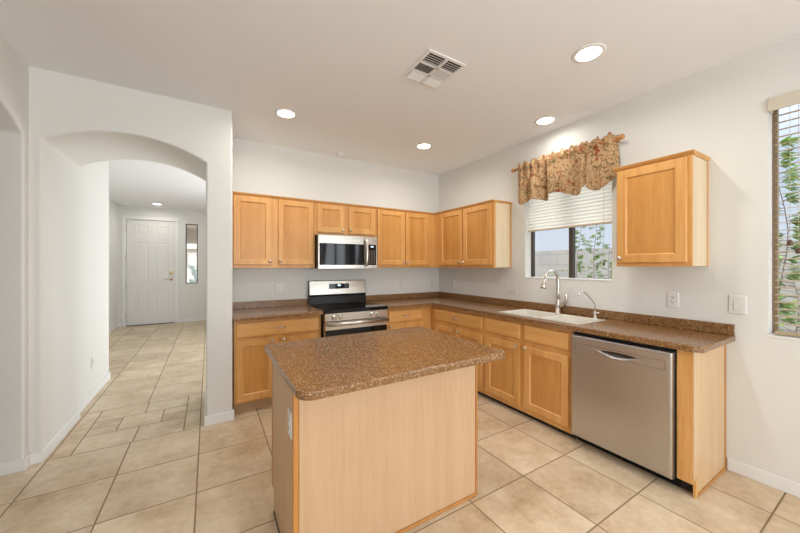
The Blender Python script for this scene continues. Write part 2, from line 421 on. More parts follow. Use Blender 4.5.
# right wall with two windows plus an unseen opening added for the nook fill light
WY0, WY1, WZ0, WZ1 = -2.416, -1.535, 1.235, 2.30
BY0, BY1, BZ0, BZ1 = -4.35, -3.312, 0.925, 2.405
NY0, NY1 = -6.5, -4.7
wr = MB()
T = 0.15
wr.box(0, T, WY1, 0.10, 0, H).box(0, T, WY0, WY1, 0, WZ0).box(0, T, WY0, WY1, WZ1, H).box(0, T, BY1, WY0, 0, H)
wr.box(0, T, BY0, BY1, 0, BZ0).box(0, T, BY0, BY1, BZ1, H).box(0, T, NY1, BY0, 0, H)
wr.box(0, T, NY0, NY1, 0, 0.7).box(0, T, NY0, NY1, 2.3, H).box(0, T, -7.55, NY0, 0, H)
struct(wr.build('wall_right', 'wall'))
wb = MB()
wb.box(-7.05, -4.5, -7.65, -7.55, 0, H).box(-0.7, 0.15, -7.65, -7.55, 0, H).box(-4.5, -0.7, -7.65, -7.55, 2.4, H)
struct(wb.build('wall_rear', 'wall'))

# baseboards
def base(name, segs):
    b = MB()
    for (x0, x1, y0, y1) in segs: b.box(x0, x1, y0, y1, 0, 0.082, 0.004)
    return struct(b.build(name, 'white'))
t = 0.013
base('baseboard_right', [(-t, 0, -7.55, -3.131)])
base('baseboard_arch', [(-3.011 - t, -2.809 + t, -0.641 - t, -0.641), (-4.05, -3.99 + t, -0.641 - t, -0.641),
                        (-2.809, -2.809 + t, -0.641, -0.60), (-3.99, -3.99 + t, -0.641, 0.10), (-3.011 - t, -3.011, -0.641, 0.10)])
base('baseboard_left', [(-4.05, -4.05 + t, -0.71, -0.641), (-4.50, -4.05 + t, -0.71 - t, -0.71), (-4.05, -4.05 + t, -7.55, -2.35)])
base('baseboard_hall', [(-4.025, -4.025 + t, 0.10, 1.275 + t), (-4.735, -4.025, 1.275, 1.275 + t), (-4.735, -4.735 + t, 1.29, 5.52),
                        (-4.735, DX0 - 0.07, 5.52 - t, 5.52), (DX1 + 0.07, -1.45, 5.52 - t, 5.52)])

# ------------------------------------------------------------------ kitchen window
def window_frame(name, x, y0, y1, z0, z1, split=None, fr=0.035, mt='bronze'):
    root = bpy.data.objects.new(name, None); C.objects.link(root); root['kind'] = 'structure'
    root.location = (x, (y0 + y1) / 2, z0)
    cy = (y0 + y1) / 2
    f = MB(); a, b, hh = y0 - cy, y1 - cy, z1 - z0
    f.box(0, 0.04, a, a + 0.012, 0, hh).box(0, 0.04, b - 0.022, b, 0, hh).box(0, 0.04, a, b, 0, 0.012).box(0, 0.04, a, b, hh - fr, hh)
    if split is not None: f.box(-0.012, 0.04, split - cy - 0.014, split - cy + 0.022, 0, hh)
    f.build('window_frame', mt, root)
    MB().box(0.018, 0.022, a + 0.01, b - 0.01, 0.01, hh - 0.02).build('window_pane', 'glass', root)
    return root
window_frame('window_1', 0.10, WY0, WY1, WZ0, WZ1, split=-2.0)
window_frame('window_2', 0.10, BY0, BY1, BZ0, BZ1, mt='frame_tan')
window_frame('added_window_3', 0.06, NY0, NY1, 0.7, 2.3, split=-5.6)  # unseen window, added to go with the nook fill light
struct(MB().box(-0.006, 0.10, WY0, WY1, WZ0, WZ0 + 0.012, 0.003).build('trim_1', 'white'))
struct(MB().box(-0.006, 0.10, BY0, BY1, BZ0, BZ0 + 0.012, 0.003).build('trim_2', 'white'))
# unseen patio doors added for the rear fill light, then the hall window
r = bpy.data.objects.new('added_window_4', None); C.objects.link(r); r['kind'] = 'structure'; r.location = (-2.6, -7.6, 0)
f = MB()
for x in (-1.9, -0.95 * 0 - 0.03, 1.84): f.box(x, x + 0.06, -0.03, 0.03, 0, 2.4)
f.box(-1.9, 1.9, -0.03, 0.03, 0, 0.06).box(-1.9, 1.9, -0.03, 0.03, 2.34, 2.4)
f.build('window_frame', 'bronze', r)
r = bpy.data.objects.new('window_5', None); C.objects.link(r); r['kind'] = 'structure'; r.location = (-1.44, 2.1, 0.03)
f = MB(); f.box(0, 0.04, -1.3, -1.25, 0, 2.22).box(0, 0.04, 1.25, 1.3, 0, 2.22).box(0, 0.04, -1.25, 1.25, 0, 0.05).box(0, 0.04, -1.25, 1.25, 2.17, 2.22)
f.build('window_frame', 'white', r)

# ------------------------------------------------------------------ entry door and sidelight
r = bpy.data.objects.new('door_1', None); C.objects.link(r); r['kind'] = 'structure'; r.location = (DX0, 5.52, 0)
r['label'] = 'white six-panel front door with brass deadbolt at the end of the hall'; r['category'] = 'door'
W_ = DX1 - DX0
d = MB(); d.box(0.006, W_ - 0.006, 0.02, 0.06, 0.012, DZ - 0.006)
PN = [(0.176, 0.402, 2.07, 2.30), (0.523, 0.78, 2.07, 2.30), (0.176, 0.402, 1.035, 1.915), (0.523, 0.78, 1.035, 1.915), (0.176, 0.402, 0.29, 0.83), (0.523, 0.78, 0.29, 0.83)]
for (a, b_, c, e) in PN:
    d.rings(b_ - a, e - c, [(0, 0.02), (0.0, 0.012), (0.018, 0.019), (0.030, 0.019), (0.045, 0.013)], x0=a, z0=c)
leaf_o = d.build('door_leaf', 'door', r)
f = MB(); f.box(-0.065, 0.003, -0.016, 0.0, 0, DZ - 0.0035, 0.002).box(W_ - 0.003, W_ + 0.065, -0.016, 0.0, 0, DZ - 0.0035, 0.002).box(-0.065, W_ + 0.065, -0.016, 0.0, DZ - 0.003, DZ + 0.065, 0.004)
f.build('door_casing', 'white', r)
MB().box(0.0, W_, -0.01, 0.05, 0.0005, 0.012).build('threshold', 'dark', r)
k = MB(); k.box(0.80, 0.87, 0.008, 0.02, 1.16, 1.24, 0.006); k.lathe([(0.024, 0), (0.024, 0.02), (0.0, 0.022)], (0.835, 0.008, 1.20), (0, -1, 0)); k.build('deadbolt', 'brass', leaf_o)
k = MB(); k.lathe([(0.028, 0), (0.028, 0.01), (0.01, 0.014), (0.01, 0.045)], (0.835, 0.02, 1.045), (0, -1, 0)); k.tube([(0.835, -0.02, 1.045), (0.78, -0.025, 1.045), (0.72, -0.022, 1.043)], 0.009); k.build('door_handle', 'brass', leaf_o)
hg = MB()
for z in (0.25, 0.90, 1.55, 2.2): hg.tube([(0.0, -0.02, z - 0.05), (0.0, -0.02, z + 0.05)], 0.007, 8)
hg.build('hinges', 'nickel', r)
r = bpy.data.objects.new('window_6', None); C.objects.link(r); r['kind'] = 'structure'; r.location = (SX0, 5.52, SZ0)
sw, sh = SX1 - SX0, SZ1 - SZ0
f = MB(); f.box(0, 0.02, 0.02, 0.06, 0, sh).box(sw - 0.02, sw, 0.02, 0.06, 0, sh).box(0, sw, 0.02, 0.06, 0, 0.02).box(0, sw, 0.02, 0.06, sh - 0.02, sh)
f.build('window_frame', 'bronze', r); MB().box(0.015, sw - 0.015, 0.038, 0.042, 0.015, sh - 0.015).build('window_pane', 'glass', r)

# ------------------------------------------------------------------ outdoors
struct(MB().box(0.2, 40, -40, 40, -0.25, -0.05).build('ground', 'gravel'))
struct(MB().box(-40, 0.2, 5.8, 40, -0.25, -0.05).build('ground_front', 'gravel'))
bw = MB().box(3.0, 3.2, -14, 16, -0.05, 1.68).build('block_wall', 'block')
tag(bw, 'grey concrete block garden wall seen through the windows', 'wall')
struct(bw)
# entry porch beyond the sidelight
ng = thing('neighbour_house', 'pale house across the street seen through the entry sidelight', 'house', (-2.5, 16, -0.05))
MB().box(-6, 6, 0, 3, 0, 2.3).build('house_wall', 'stucco', ng)
MB().prism([(-6.5, 2.3), (6.5, 2.3), (5.0, 3.6), (-5.0, 3.6)], -0.4, 3.4, 'y').build('roof', 'plastic', ng)
MB().box(1.2, 3.2, -0.02, 0.0, 0.2, 2.0).build('garage_door', 'white', ng)
struct(MB().box(-5.5, -1.5, 5.66, 8.2, 2.55, 2.7).box(-5.5, -1.5, 8.2, 8.4, 2.08, 2.7).build('porch_ceiling', 'stucco'))

def leaf_shape(bm, base, direction, L, Wd, mi):
    d = Vector(direction).normalized(); up = Vector((random.uniform(-.4, .4), random.uniform(-.4, .4), 1)); s = d.cross(up).normalized(); n = s.cross(d)
    pts = [(0, 0, 0), (0.3, 0.5, 0.03), (0.65, 0.42, 0.02), (1, 0, -0.06), (0.65, -0.42, 0.02), (0.3, -0.5, 0.03)]
    vs = [bm.verts.new(Vector(base) + d * (a * L) + s * (b_ * Wd) + n * (c * L)) for a, b_, c in pts]
    m0 = bm.verts.new(Vector(base) + d * (0.45 * L) - n * 0.04 * L)
    for i in range(6):
        f = bm.faces.new((vs[i], vs[(i + 1) % 6], m0)); f.material_index = mi; f.smooth = True
def vine(x, y, z0, z1, n, label, group=None, sway=0.018, spread=0.068, L=0.045, mats=('leaf', 'leaf2'), name='climbing_vine', cat='vine'):
    root = thing(name, label, cat, (x, y, z0), group=group)
    st = MB(); lf = MB(); Hh = z1 - z0
    K = 14; path = [(0.02 * math.sin(i * 1.3), sway * math.sin(i * 0.9 + y * 7), Hh * i / K) for i in range(K + 1)]
    st.tube(path, [0.004 - 0.002 * i / K for i in range(K + 1)], 6)
    for k in range(n):
        tt = (k + random.random()) / n; z = Hh * tt; i = min(int(tt * K), K - 1); fr_ = tt * K - i
        p = Vector(path[i]).lerp(Vector(path[i + 1]), fr_)
        sgn = random.choice((-1, 1)); a = Vector((random.uniform(-.5, .5), sgn * random.uniform(0.5, 1), random.uniform(-.05, .35))).normalized()
        ln = random.uniform(0.4, 1.0) * spread
        st.tube([p, p + a * ln * 0.5, p + a * ln + Vector((0, 0, -0.01))], 0.002, 4)
        for q in range(3):
            b_ = p + a * ln * (0.4 + 0.3 * q)
            for s2 in (-1, 1):
                dr = a + Vector((random.uniform(-.4, .4), 0, s2 * 0.55 - 0.25)); leaf_shape(lf.bm, b_, dr, L * random.uniform(.6, 1.1), L * 0.42, random.choice((0, 0, 1)))
        leaf_shape(lf.bm, p + a * ln, a + Vector((0, 0, -0.3)), L, L * 0.4, random.choice((0, 1)))
    st.build('stem', 'stem', root); lf.build('foliage', list(mats), root)
    return root
VG = 'vines outside the kitchen window'
vine(0.75, -1.70, -0.05, 2.3, 120, 'tall leafy green vine climbing outside right beside the dark middle post of the kitchen window', VG)
vine(0.78, -1.875, -0.05, 2.25, 120, 'tall green vine climbing at the middle of the right pane outside the kitchen window', VG)
vine(0.75, -2.03, -0.05, 1.60, 75, 'short green vine nearest the wall cabinet outside the kitchen window', VG)
vine(1.1, -1.2, -0.05, 1.32, 26, 'pale low shrub outside the left pane of the kitchen window', 'garden shrubs', spread=0.22, L=0.05, mats=('leaf2', 'leaf2'), name='garden_shrub', cat='shrub')
vine(0.7, -3.26, -0.05, 2.3, 110, 'tall green vine outside the blinds of the large window', spread=0.07, L=0.075, sway=0.03)
vine(1.25, -3.25, -0.05, 1.45, 150, 'bushy blue-green shrub outside the large window beside the tall vine', 'garden shrubs', spread=0.26, L=0.10, name='garden_shrub', cat='shrub', mats=('leaf', 'leaf3'))
vine(1.1, -3.95, -0.05, 1.05, 110, 'low bright green shrub outside the large window towards the frame edge', 'garden shrubs', spread=0.2, L=0.10, name='garden_shrub', cat='shrub', mats=('leaf', 'leaf2'))
vine(-3.35, 7.6, -0.05, 1.35, 90, 'bluish green shrub outside the entry sidelight', 'garden shrubs', spread=0.3, L=0.12, name='garden_shrub', cat='shrub', mats=('leaf3', 'leaf'))
tr = thing('garden_trellis', 'thin dark wire rail strung outside the kitchen window behind the vines', 'trellis', (1.05, -2.1, -0.05))
m_ = MB(); m_.tube([(0, -0.7, 1.80), (0, 0.12, 1.80)], 0.006, 6); m_.build('wire', 'bronze', tr)
m_ = MB(); m_.tube([(0, -0.7, 0), (0, -0.7, 1.82)], 0.012, 6); m_.build('post', 'bronze', tr)
m_ = MB(); m_.tube([(0, 0.12, 0), (0, 0.12, 1.82)], 0.012, 6); m_.build('post', 'bronze', tr)

# ------------------------------------------------------------------ cabinets
def knob(parent, x, y, z):
    k = MB(); k.lathe([(0.006, 0), (0.005, 0.010), (0.013, 0.016), (0.0155, 0.021), (0.012, 0.027), (0.0, 0.029)], (x, y, z), (0, -1, 0), 16)
    return k.build('knob', 'nickel', parent)
def pull(parent, x, y, z):
    k = MB()
    k.tube([(x - 0.042, y, z), (x - 0.040, y - 0.018, z - 0.001), (x - 0.022, y - 0.027, z - 0.003), (x, y - 0.029, z + 0.001), (x + 0.022, y - 0.027, z + 0.003), (x + 0.040, y - 0.018, z + 0.001), (x + 0.042, y, z)],
           [0.006, 0.0045, 0.0045, 0.006, 0.0045, 0.0045, 0.006], 8)
    return k.build('pull', 'nickel', parent)
def door(root, x0, x1, z0, z1, yf, knobpos=None, fw=0.058):
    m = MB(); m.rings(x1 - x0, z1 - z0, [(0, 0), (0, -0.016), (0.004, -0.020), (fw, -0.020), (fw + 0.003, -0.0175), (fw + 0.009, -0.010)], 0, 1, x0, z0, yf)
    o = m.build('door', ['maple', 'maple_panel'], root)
    if knobpos: knob(o, knobpos[0], yf - 0.020, knobpos[1])
    return o
def drawer(root, x0, x1, z0, z1, yf, handle=True):
    m = MB(); m.rings(x1 - x0, z1 - z0, [(0, 0), (0, -0.013), (0.005, -0.017), (0.012, -0.020)], 0, 0, x0, z0, yf)
    o = m.build('drawer', 'maple_h', root)
    if handle: pull(o, (x0 + x1) / 2, yf - 0.020, (z0 + z1) / 2)
    return o
def carcass(root, x0, x1, yf, z0, z1, side=None, mats=('maple', 'pale_light')):
    m = MB(); m.box(x0, x1, yf, yf + 0.019, z0, z1, 0.0008, 0)
    m.box(x0 + 0.0005, x1 - 0.0005, yf + 0.019, -0.001, z0 + 0.004, z1 - 0.001, 0, 1)
    return m.build('body', list(mats), root)
def crown(root, x0, x1, yf, z, ends=''):
    """small top moulding, projecting along the front and over exposed ends"""
    m = MB()
    a = x0 - (0.016 if 'l' in ends else 0); b = x1 + (0.016 if 'r' in ends else 0)
    m.prism([(yf + 0.01, z - 0.022), (yf - 0.006, z - 0.022), (yf - 0.020, z - 0.006), (yf - 0.022, z), (yf + 0.01, z)], a, b, 'x')
    if 'r' in ends: m.prism([(x1 - 0.005, z - 0.022), (x1 + 0.004, z - 0.022), (x1 + 0.015, z - 0.006), (x1 + 0.016, z), (x1 - 0.005, z)], yf + 0.008, -0.001, 'y')
    if 'l' in ends: m.prism([(x0 + 0.005, z - 0.022), (x0 - 0.004, z - 0.022), (x0 - 0.015, z - 0.006), (x0 - 0.016, z), (x0 + 0.005, z)], yf + 0.008, -0.001, 'y')
    return m.build('crown_moulding', 'maple_h', root)
R90 = -PI / 2
UF = -0.291; UZ0, UZ1 = 1.345, 2.075; DZ0, DZ1 = 1.378, 2.068
def upper_back(xa, xb, doors, label, z0=UZ0, dz0=DZ0, kn=None):
    root = thing('wall_cabinet', label, 'cabinet', (xa, 0, 0), 0, 'maple wall cabinets')
    carcass(root, 0, xb - xa, UF, z0, UZ1)
    for (a, b_, kx) in doors: door(root, a - xa, b_ - xa, dz0, DZ1, UF, (kx - xa, dz0 + 0.035), fw=0.055)
    crown(root, 0, xb - xa, UF, 2.098)
    return root
upper_back(-2.806, -1.976, [(-2.783, -2.428, -2.447), (-2.365, -1.995, -2.345)], 'maple wall cabinet with two tall doors left of the microwave')
upper_back(-1.974, -1.216, [(-1.951, -1.632, -1.655), (-1.576, -1.235, -1.553)], 'short maple wall cabinet with two small doors above the microwave', z0=1.716, dz0=1.747)
upper_back(-1.214, -0.2925, [(-1.198, -0.800, -0.822), (-0.784, -0.413, -0.762)], 'maple wall cabinet with two tall doors right of the microwave')
# right wall, corner to window (local x runs towards the camera)
root = thing('wall_cabinet', 'maple wall cabinet on the right wall between the corner and the window', 'cabinet', (0, -0.001, 0), R90, 'maple wall cabinets')
carcass(root, 0.0, 1.345, UF, UZ0, UZ1)
door(root, 0.413, 0.849, DZ0, DZ1, UF, (0.815, DZ0 + 0.035)); door(root, 0.869, 1.325, DZ0, DZ1, UF, (0.895, DZ0 + 0.035))
m_ = MB(); m_.box(1.345, 1.349, UF, UF + 0.03, UZ0, UZ1).box(1.345, 1.349, -0.022, -0.001, UZ0, UZ1); m_.build('edge_trim', 'maple', root)
crown(root, 0.31, 1.346, UF, 2.098, 'r')
root = thing('wall_cabinet', 'single-door maple wall cabinet on the right wall between the two windows', 'cabinet', (0, -2.586, 0), R90, 'maple wall cabinets')
carcass(root, 0.0, 0.447, UF, 1.362, 2.095)
door(root, 0.010, 0.425, 1.390, 2.085, UF, (0.035, 1.426))
m_ = MB(); m_.box(0.447, 0.450, -0.020, -0.001, 1.362, 2.09); m_.build('edge_trim', 'maple', root)
crown(root, 0.0, 0.447, UF, 2.118, 'lr')

# base cabinets
BF = -0.56
def base_unit(root, x0, x1, zb, toe_y, toe_mat):
    carcass(root, x0, x1, BF, zb, 0.868)
    m = MB(); m.box(x0, x1, toe_y, toe_y + 0.012, 0.001, zb); return m.build('toe_kick', toe_mat, root)
root = thing('base_cabinet', 'maple base cabinet with one wide drawer over two doors, left of the range', 'cabinet', (-2.795, 0, 0), 0, 'maple base cabinets')
base_unit(root, 0, 0.808, 0.095, -0.50, 'toe')
drawer(root, 0.016, 0.791, 0.70, 0.842, BF)
door(root, 0.016, 0.352, 0.115, 0.678, BF, (0.325, 0.651)); door(root, 0.400, 0.791, 0.115, 0.678, BF, (0.428, 0.655))
root = thing('base_cabinet', 'narrow maple base cabinet with one drawer right of the range, in the corner', 'cabinet', (-1.238, 0, 0), 0, 'maple base cabinets')
base_unit(root, 0, 0.676, 0.095, -0.50, 'toe')
drawer(root, 0.050, 0.535, 0.70, 0.842, BF); door(root, 0.050, 0.535, 0.115, 0.678, BF, (0.072, 0.655))
root = thing('base_cabinet', 'maple corner base cabinet with one wide drawer over two doors, left of the sink', 'cabinet', (0, -0.001, 0), R90, 'maple base cabinets')
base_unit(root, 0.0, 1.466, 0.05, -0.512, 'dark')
drawer(root, 0.640, 1.448, 0.70, 0.838, BF)
door(root, 0.640, 1.010, 0.095, 0.655, BF, (0.985, 0.62)); door(root, 1.030, 1.446, 0.095, 0.655, BF, (1.096, 0.625))
root = thing('sink_cabinet', 'maple sink base cabinet with two false drawer fronts over two doors', 'cabinet', (0, -1.468, 0), R90)
m_ = MB(); m_.box(0.0, 0.930, BF, BF + 0.019, 0.05, 0.868, 0.0008, 0)
m_.box(0.001, 0.017, BF + 0.019, -0.001, 0.054, 0.866, 0, 1).box(0.913, 0.929, BF + 0.019, -0.001, 0.054, 0.866, 0, 1).box(0.017, 0.913, BF + 0.019, -0.001, 0.054, 0.07, 0, 1)
m_.build('body', ['maple', 'pale'], root)
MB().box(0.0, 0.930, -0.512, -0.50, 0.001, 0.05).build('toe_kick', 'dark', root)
drawer(root, 0.031, 0.449, 0.70, 0.838, BF, False); drawer(root, 0.494, 0.905, 0.70, 0.838, BF, False)
door(root, 0.031, 0.449, 0.095, 0.655, BF, (0.418, 0.636)); door(root, 0.494, 0.905, 0.095, 0.655, BF, (0.520, 0.636))
# end panel
root = thing('end_panel_cabinet', 'narrow maple filler with pale side panel at the open end of the worktop', 'cabinet', (0, -3.042, 0), R90)
MB().box(0.0, 0.074, BF, BF + 0.4, 0.082, 0.868, 0.001).build('front_stile', 'maple', root)
MB().box(0.074, 0.079, -0.53, -0.001, 0.001, 0.868).box(0.074, 0.079, -0.56, -0.53, 0.10, 0.868).build('side_panel', 'end_side', root)
MB().box(0.079, 0.083, -0.020, -0.001, 0.02, 0.868).build('edge_trim', 'trim_wood', root)
MB().box(0.070, 0.083, -0.545, -0.515, 0.001, 0.115, 0.001).build('foot_block', 'maple', root)
MB().box(0.079, 0.086, -0.515, -0.001, 0.001, 0.018, 0.002).build('shoe_moulding', 'trim_wood', root)
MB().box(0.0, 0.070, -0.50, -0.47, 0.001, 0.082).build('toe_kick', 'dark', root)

# dishwasher
dw = thing('dishwasher', 'stainless steel dishwasher with pocket handle under the worktop', 'dishwasher', (0, -2.403, 0), R90)
MB().box(0.0, 0.636, -0.54, -0.01, 0.07, 0.865).build('tub', 'dark', dw)
MB().box(0.0, 0.636, -0.50, -0.04, 0.001, 0.069).build('toe_kick', 'black', dw)
m_ = MB()
DX_0, DX_1, DZ_0, DZ_1 = 0.006, 0.628, 0.075, 0.840
hx0, hx1, hz0, hz1 = 0.042, 0.592, 0.728, 0.782
def lin(a, b, n): return [a + (b - a) * i / n for i in range(n)]
gx = [DX_0, DX_0 + 0.004] + lin(0.02, hx0, 2) + lin(hx0, hx1, 60) + [hx1, 0.61, DX_1 - 0.004, DX_1]
gz = [DZ_0, DZ_0 + 0.004] + lin(0.10, 0.70, 4) + lin(0.70, 0.80, 40) + [0.80, 0.82, DZ_1 - 0.004, DZ_1]
def dep(x, z):
    tt = (x - hx0) / (hx1 - hx0)
    s_ = max(0.0, 1 - abs((tt - 0.51) / 0.29)); k = s_ * s_ * (3 - 2 * s_)
    zt = 0.772 - 0.010 * (1 - k); zl = zt - 0.046 * k - 0.002
    d = 0.0
    if k > 0 and zl < z < zt:
        v = (z - zl) / (zt - zl); d = 0.034 * min(1, k * 1.6) * (v ** 1.2 if v < 0.86 else max(0, (1 - v) / 0.14) * 0.83)
    if hx0 < x < hx1 and hz0 < z < hz1: d += 0.0012
    return d
G = []
for x in gx:
    col = []
    for z in gz:
        y = -0.598 + dep(x, z)
        if x in (DX_0, DX_1) or z in (DZ_0, DZ_1): y = -0.594
        col.append(m_.bm.verts.new((x, y, z)))
    G.append(col)
for i in range(len(gx) - 1):
    for j in range(len(gz) - 1):
        f = m_.bm.faces.new((G[i][j], G[i + 1][j], G[i + 1][j + 1], G[i][j + 1])); f.smooth = True
n1, n2 = len(gx) - 1, len(gz) - 1
loop = [G[i][0] for i in range(n1 + 1)] + [G[n1][j] for j in range(1, n2 + 1)] + [G[i][n2] for i in range(n1 - 1, -1, -1)] + [G[0][j] for j in range(n2 - 1, 0, -1)]
bk = [m_.bm.verts.new((v.co.x, -0.5415, v.co.z)) for v in loop]
for i in range(len(loop)):
    m_.bm.faces.new((loop[i], bk[i], bk[(i + 1) % len(loop)], loop[(i + 1) % len(loop)]))
m_.bm.faces.new(bk)
for f in m_.bm.faces:
    c_ = f.calc_center_median()
    if -0.597 < c_.y + 0.0 and c_.y > -0.5905 and DX_0 + 0.02 < c_.x < DX_1 - 0.02 and 0.70 < c_.z < 0.80 and c_.y < -0.545: f.material_index = 1
dwo = m_.build('door', ['steel_dw', plain('pocket_grey', (0.12, 0.11, 0.10), 0.35, 0.6)], dw)
m_ = MB(); m_.box(hx0 - 0.002, hx1 + 0.002, -0.5992, -0.598, hz1, hz1 + 0.002).box(hx0 - 0.002, hx1 + 0.002, -0.5992, -0.598, hz0 - 0.002, hz0).box(hx1, hx1 + 0.002, -0.5992, -0.598, hz0, hz1).box(hx0 - 0.002, hx0, -0.5992, -0.598, hz0, hz1)
m_.build('handle_outline', plain('outline_grey', (0.20, 0.185, 0.17), 0.4, 0.8), dwo)

# ------------------------------------------------------------------ worktop
ct = thing('kitchen_worktop', 'brown speckled solid worktop running along both kitchen walls', 'worktop', (0, 0, ZC))
TH = 0.036; CFb = -0.640; CFr = -0.605
SXa, SXb, SYa, SYb = -0.500, -0.130, -2.40, -1.63     # sink cut-out
m_ = MB()
outl = [(-0.0015, -0.0015), (-1.242, -0.0015), (-1.242, CFb), (CFr, CFb), (CFr, SYb), (-0.0015, SYb)]
m_.prism(outl, -TH, 0, 'z')
m_.prism([(SXb, SYb), (-0.0015, SYb), (-0.0015, SYa), (SXb, SYa)], -TH, 0, 'z')
m_.prism([(CFr, SYb), (SXa, SYb), (SXa, SYa), (CFr, SYa)], -TH, 0, 'z')
m_.prism([(CFr, SYa), (-0.0015, SYa), (-0.0015, -3.168), (CFr + 0.03, -3.168), (CFr, -3.130)], -TH, 0, 'z')
o = m_.build('slab', 'counter', ct)
m_ = MB(); m_.prism([(-1.983, -0.0015), (-2.806, -0.0015), (-2.806, CFb), (-1.983, CFb)], -TH, 0, 'z')
o2 = m_.build('slab', 'counter', ct); bevelmod(o2, 0.006, 2)
BS = 0.073
MB().box(-1.242, -0.0015, -0.020, -0.0015, 0.0002, BS, 0.002).build('backsplash', 'counter', ct)
MB().box(-2.806, -1.983, -0.020, -0.0015, 0.0002, BS, 0.002).build('backsplash', 'counter', ct)
MB().box(-0.020, -0.0015, -3.166, -0.020, 0.0002, BS, 0.002).build('backsplash', 'counter', ct)
# small bull-nose strip along the visible front edges
m_ = MB()
m_.tube([(CFr + 0.004, CFb, -0.005), (CFr + 0.004, -3.130, -0.005), (CFr + 0.032, -3.166, -0.005), (-0.01, -3.166, -0.005)], 0.0062, 10)
m_.tube([(-1.242, CFb + 0.003, -0.005), (CFr, CFb + 0.003, -0.005)], 0.0062, 10)
m_.build('nosing', 'counter', ct)

# sink
sk = thing('double_bowl_sink', 'white double-bowl kitchen sink set in the worktop below the window', 'sink', (0, 0, ZC))
m_ = MB()
def bowl(m, x0, x1, y0, y1, dep, wt=0.006):
    prof = [(0, 0.004), (0.012, 0.005), (0.020, -0.002), (0.028, -dep * 0.9), (0.05, -dep)]
    rs = []
    for ins, z in prof:
        a, b_, c, d = x0 + ins, x1 - ins, y0 + ins, y1 - ins; rr = 0.05 - ins * 0.3; ring = []
        for (cx, cy, a0) in ((b_ - rr, d - rr, 0), (a + rr, d - rr, 90), (a + rr, c + rr, 180), (b_ - rr, c + rr, 270)):
            for q in range(5):
                an = math.radians(a0 + q * 22.5); ring.append(m.bm.verts.new((cx + rr * math.cos(an), cy + rr * math.sin(an), z)))
        rs.append(ring)
    fs = []
    for r0, r1 in zip(rs, rs[1:]):
        for i in range(20): fs.append(m.bm.faces.new((r0[i], r0[(i + 1) % 20], r1[(i + 1) % 20], r1[i])))
    fs.append(m.bm.faces.new(rs[-1]))
    for f in fs: f.smooth = True
b1 = MB(); bowl(b1, SXa - 0.0, SXb, -2.022, SYb, 0.19); o = b1.build('bowl', 'sink', sk)
b1 = MB(); bowl(b1, SXa - 0.0, SXb, SYa, -2.038, 0.19); o2 = b1.build('bowl', 'sink', sk)
for oo in (o, o2):
    s_ = oo.modifiers.new('solid', 'SOLIDIFY'); s_.thickness = 0.004; s_.offset = -1
    MB()
rm = MB(); rm.prism([(SXa, -2.040), (SXb, -2.040), (SXb, -2.020), (SXa, -2.020)], -0.02, 0.0045, 'z')
for (a, b_, c, d) in ((SXa - 0.018, SXa + 0.006, SYa - 0.018, SYb + 0.018), (SXb - 0.006, SXb + 0.018, SYa - 0.018, SYb + 0.018), (SXa, SXb, SYa - 0.018, SYa + 0.006), (SXa, SXb, SYb - 0.006, SYb + 0.018)):
    rm.box(a, b_, c, d, 0.0005, 0.006, 0.002)
rm.build('rim', 'sink', sk)
for yy in (-1.83, -2.235):
    d_ = MB(); d_.lathe([(0.038, 0.0), (0.038, 0.003), (0.02, 0.0), (0.0, 0.0)], (-0.32, yy, -0.189), (0, 0, 1), 20); d_.build('drain', 'chrome', sk)

# kitchen faucet
fc = thing('kitchen_faucet', 'brushed nickel gooseneck kitchen faucet behind the sink', 'faucet', (-0.060, -1.957, ZC))
m_ = MB(); m_.lathe([(0.030, 0.0005), (0.030, 0.006), (0.026, 0.010), (0.025, 0.085), (0.021, 0.10), (0.016, 0.13), (0.0135, 0.15)], (0, 0, 0), (0, 0, 1), 24)
m_.build('faucet_body', 'nickel', fc)
pts = [(0.0, 0, 0.14), (0.0, 0, 0.20), (0.002, 0, 0.27), (-0.002, 0, 0.33)]
for i in range(1, 12):
    a = PI * i / 13.0; pts.append((-0.098 + 0.096 * math.cos(a), 0, 0.33 + 0.082 * math.sin(a)))
pts.append((-0.200, 0, 0.328))
m_ = MB(); m_.tube(pts, [0.0165, 0.0155, 0.0145, 0.014] + [0.0135] * (len(pts) - 4), 14); m_.build('spout', 'nickel', fc)
m_ = MB(); m_.tube([(-0.196, 0, 0.345), (-0.212, 0, 0.305), (-0.226, 0, 0.262), (-0.230, 0, 0.250)], [0.0135, 0.017, 0.025, 0.024], 16); m_.build('spray_head', 'nickel', fc)
m_ = MB(); m_.tube([(0, 0, 0.055), (0, -0.045, 0.085), (0, -0.076, 0.112), (0, -0.085, 0.150), (0, -0.088, 0.195)], [0.022, 0.021, 0.017, 0.012, 0.011], 12); m_.build('lever', 'nickel', fc)
# filtered-water faucet
ff = thing('filter_faucet', 'small thin chrome drinking water faucet right of the kitchen faucet', 'faucet', (-0.088, -2.321, ZC))
m_ = MB(); m_.lathe([(0.022, 0.0005), (0.022, 0.006), (0.012, 0.012), (0.010, 0.03), (0.013, 0.035), (0.013, 0.055), (0.008, 0.065)], (0, 0, 0), (0, 0, 1), 20); m_.build('faucet_body', 'chrome', ff)
m_ = MB(); m_.tube([(0, 0, 0.055), (0.0, 0, 0.118), (-0.03, 0, 0.150), (-0.10, 0, 0.200), (-0.145, 0, 0.228), (-0.180, 0, 0.241), (-0.215, 0, 0.242), (-0.240, 0, 0.231), (-0.253, 0, 0.217)], 0.0055, 10); m_.build('spout', 'chrome', ff)
m_ = MB(); m_.tube([(0, 0, 0.045), (-0.005, -0.022, 0.050), (-0.012, -0.040, 0.056)], [0.008, 0.008, 0.005], 10); m_.build('lever', 'chrome', ff)

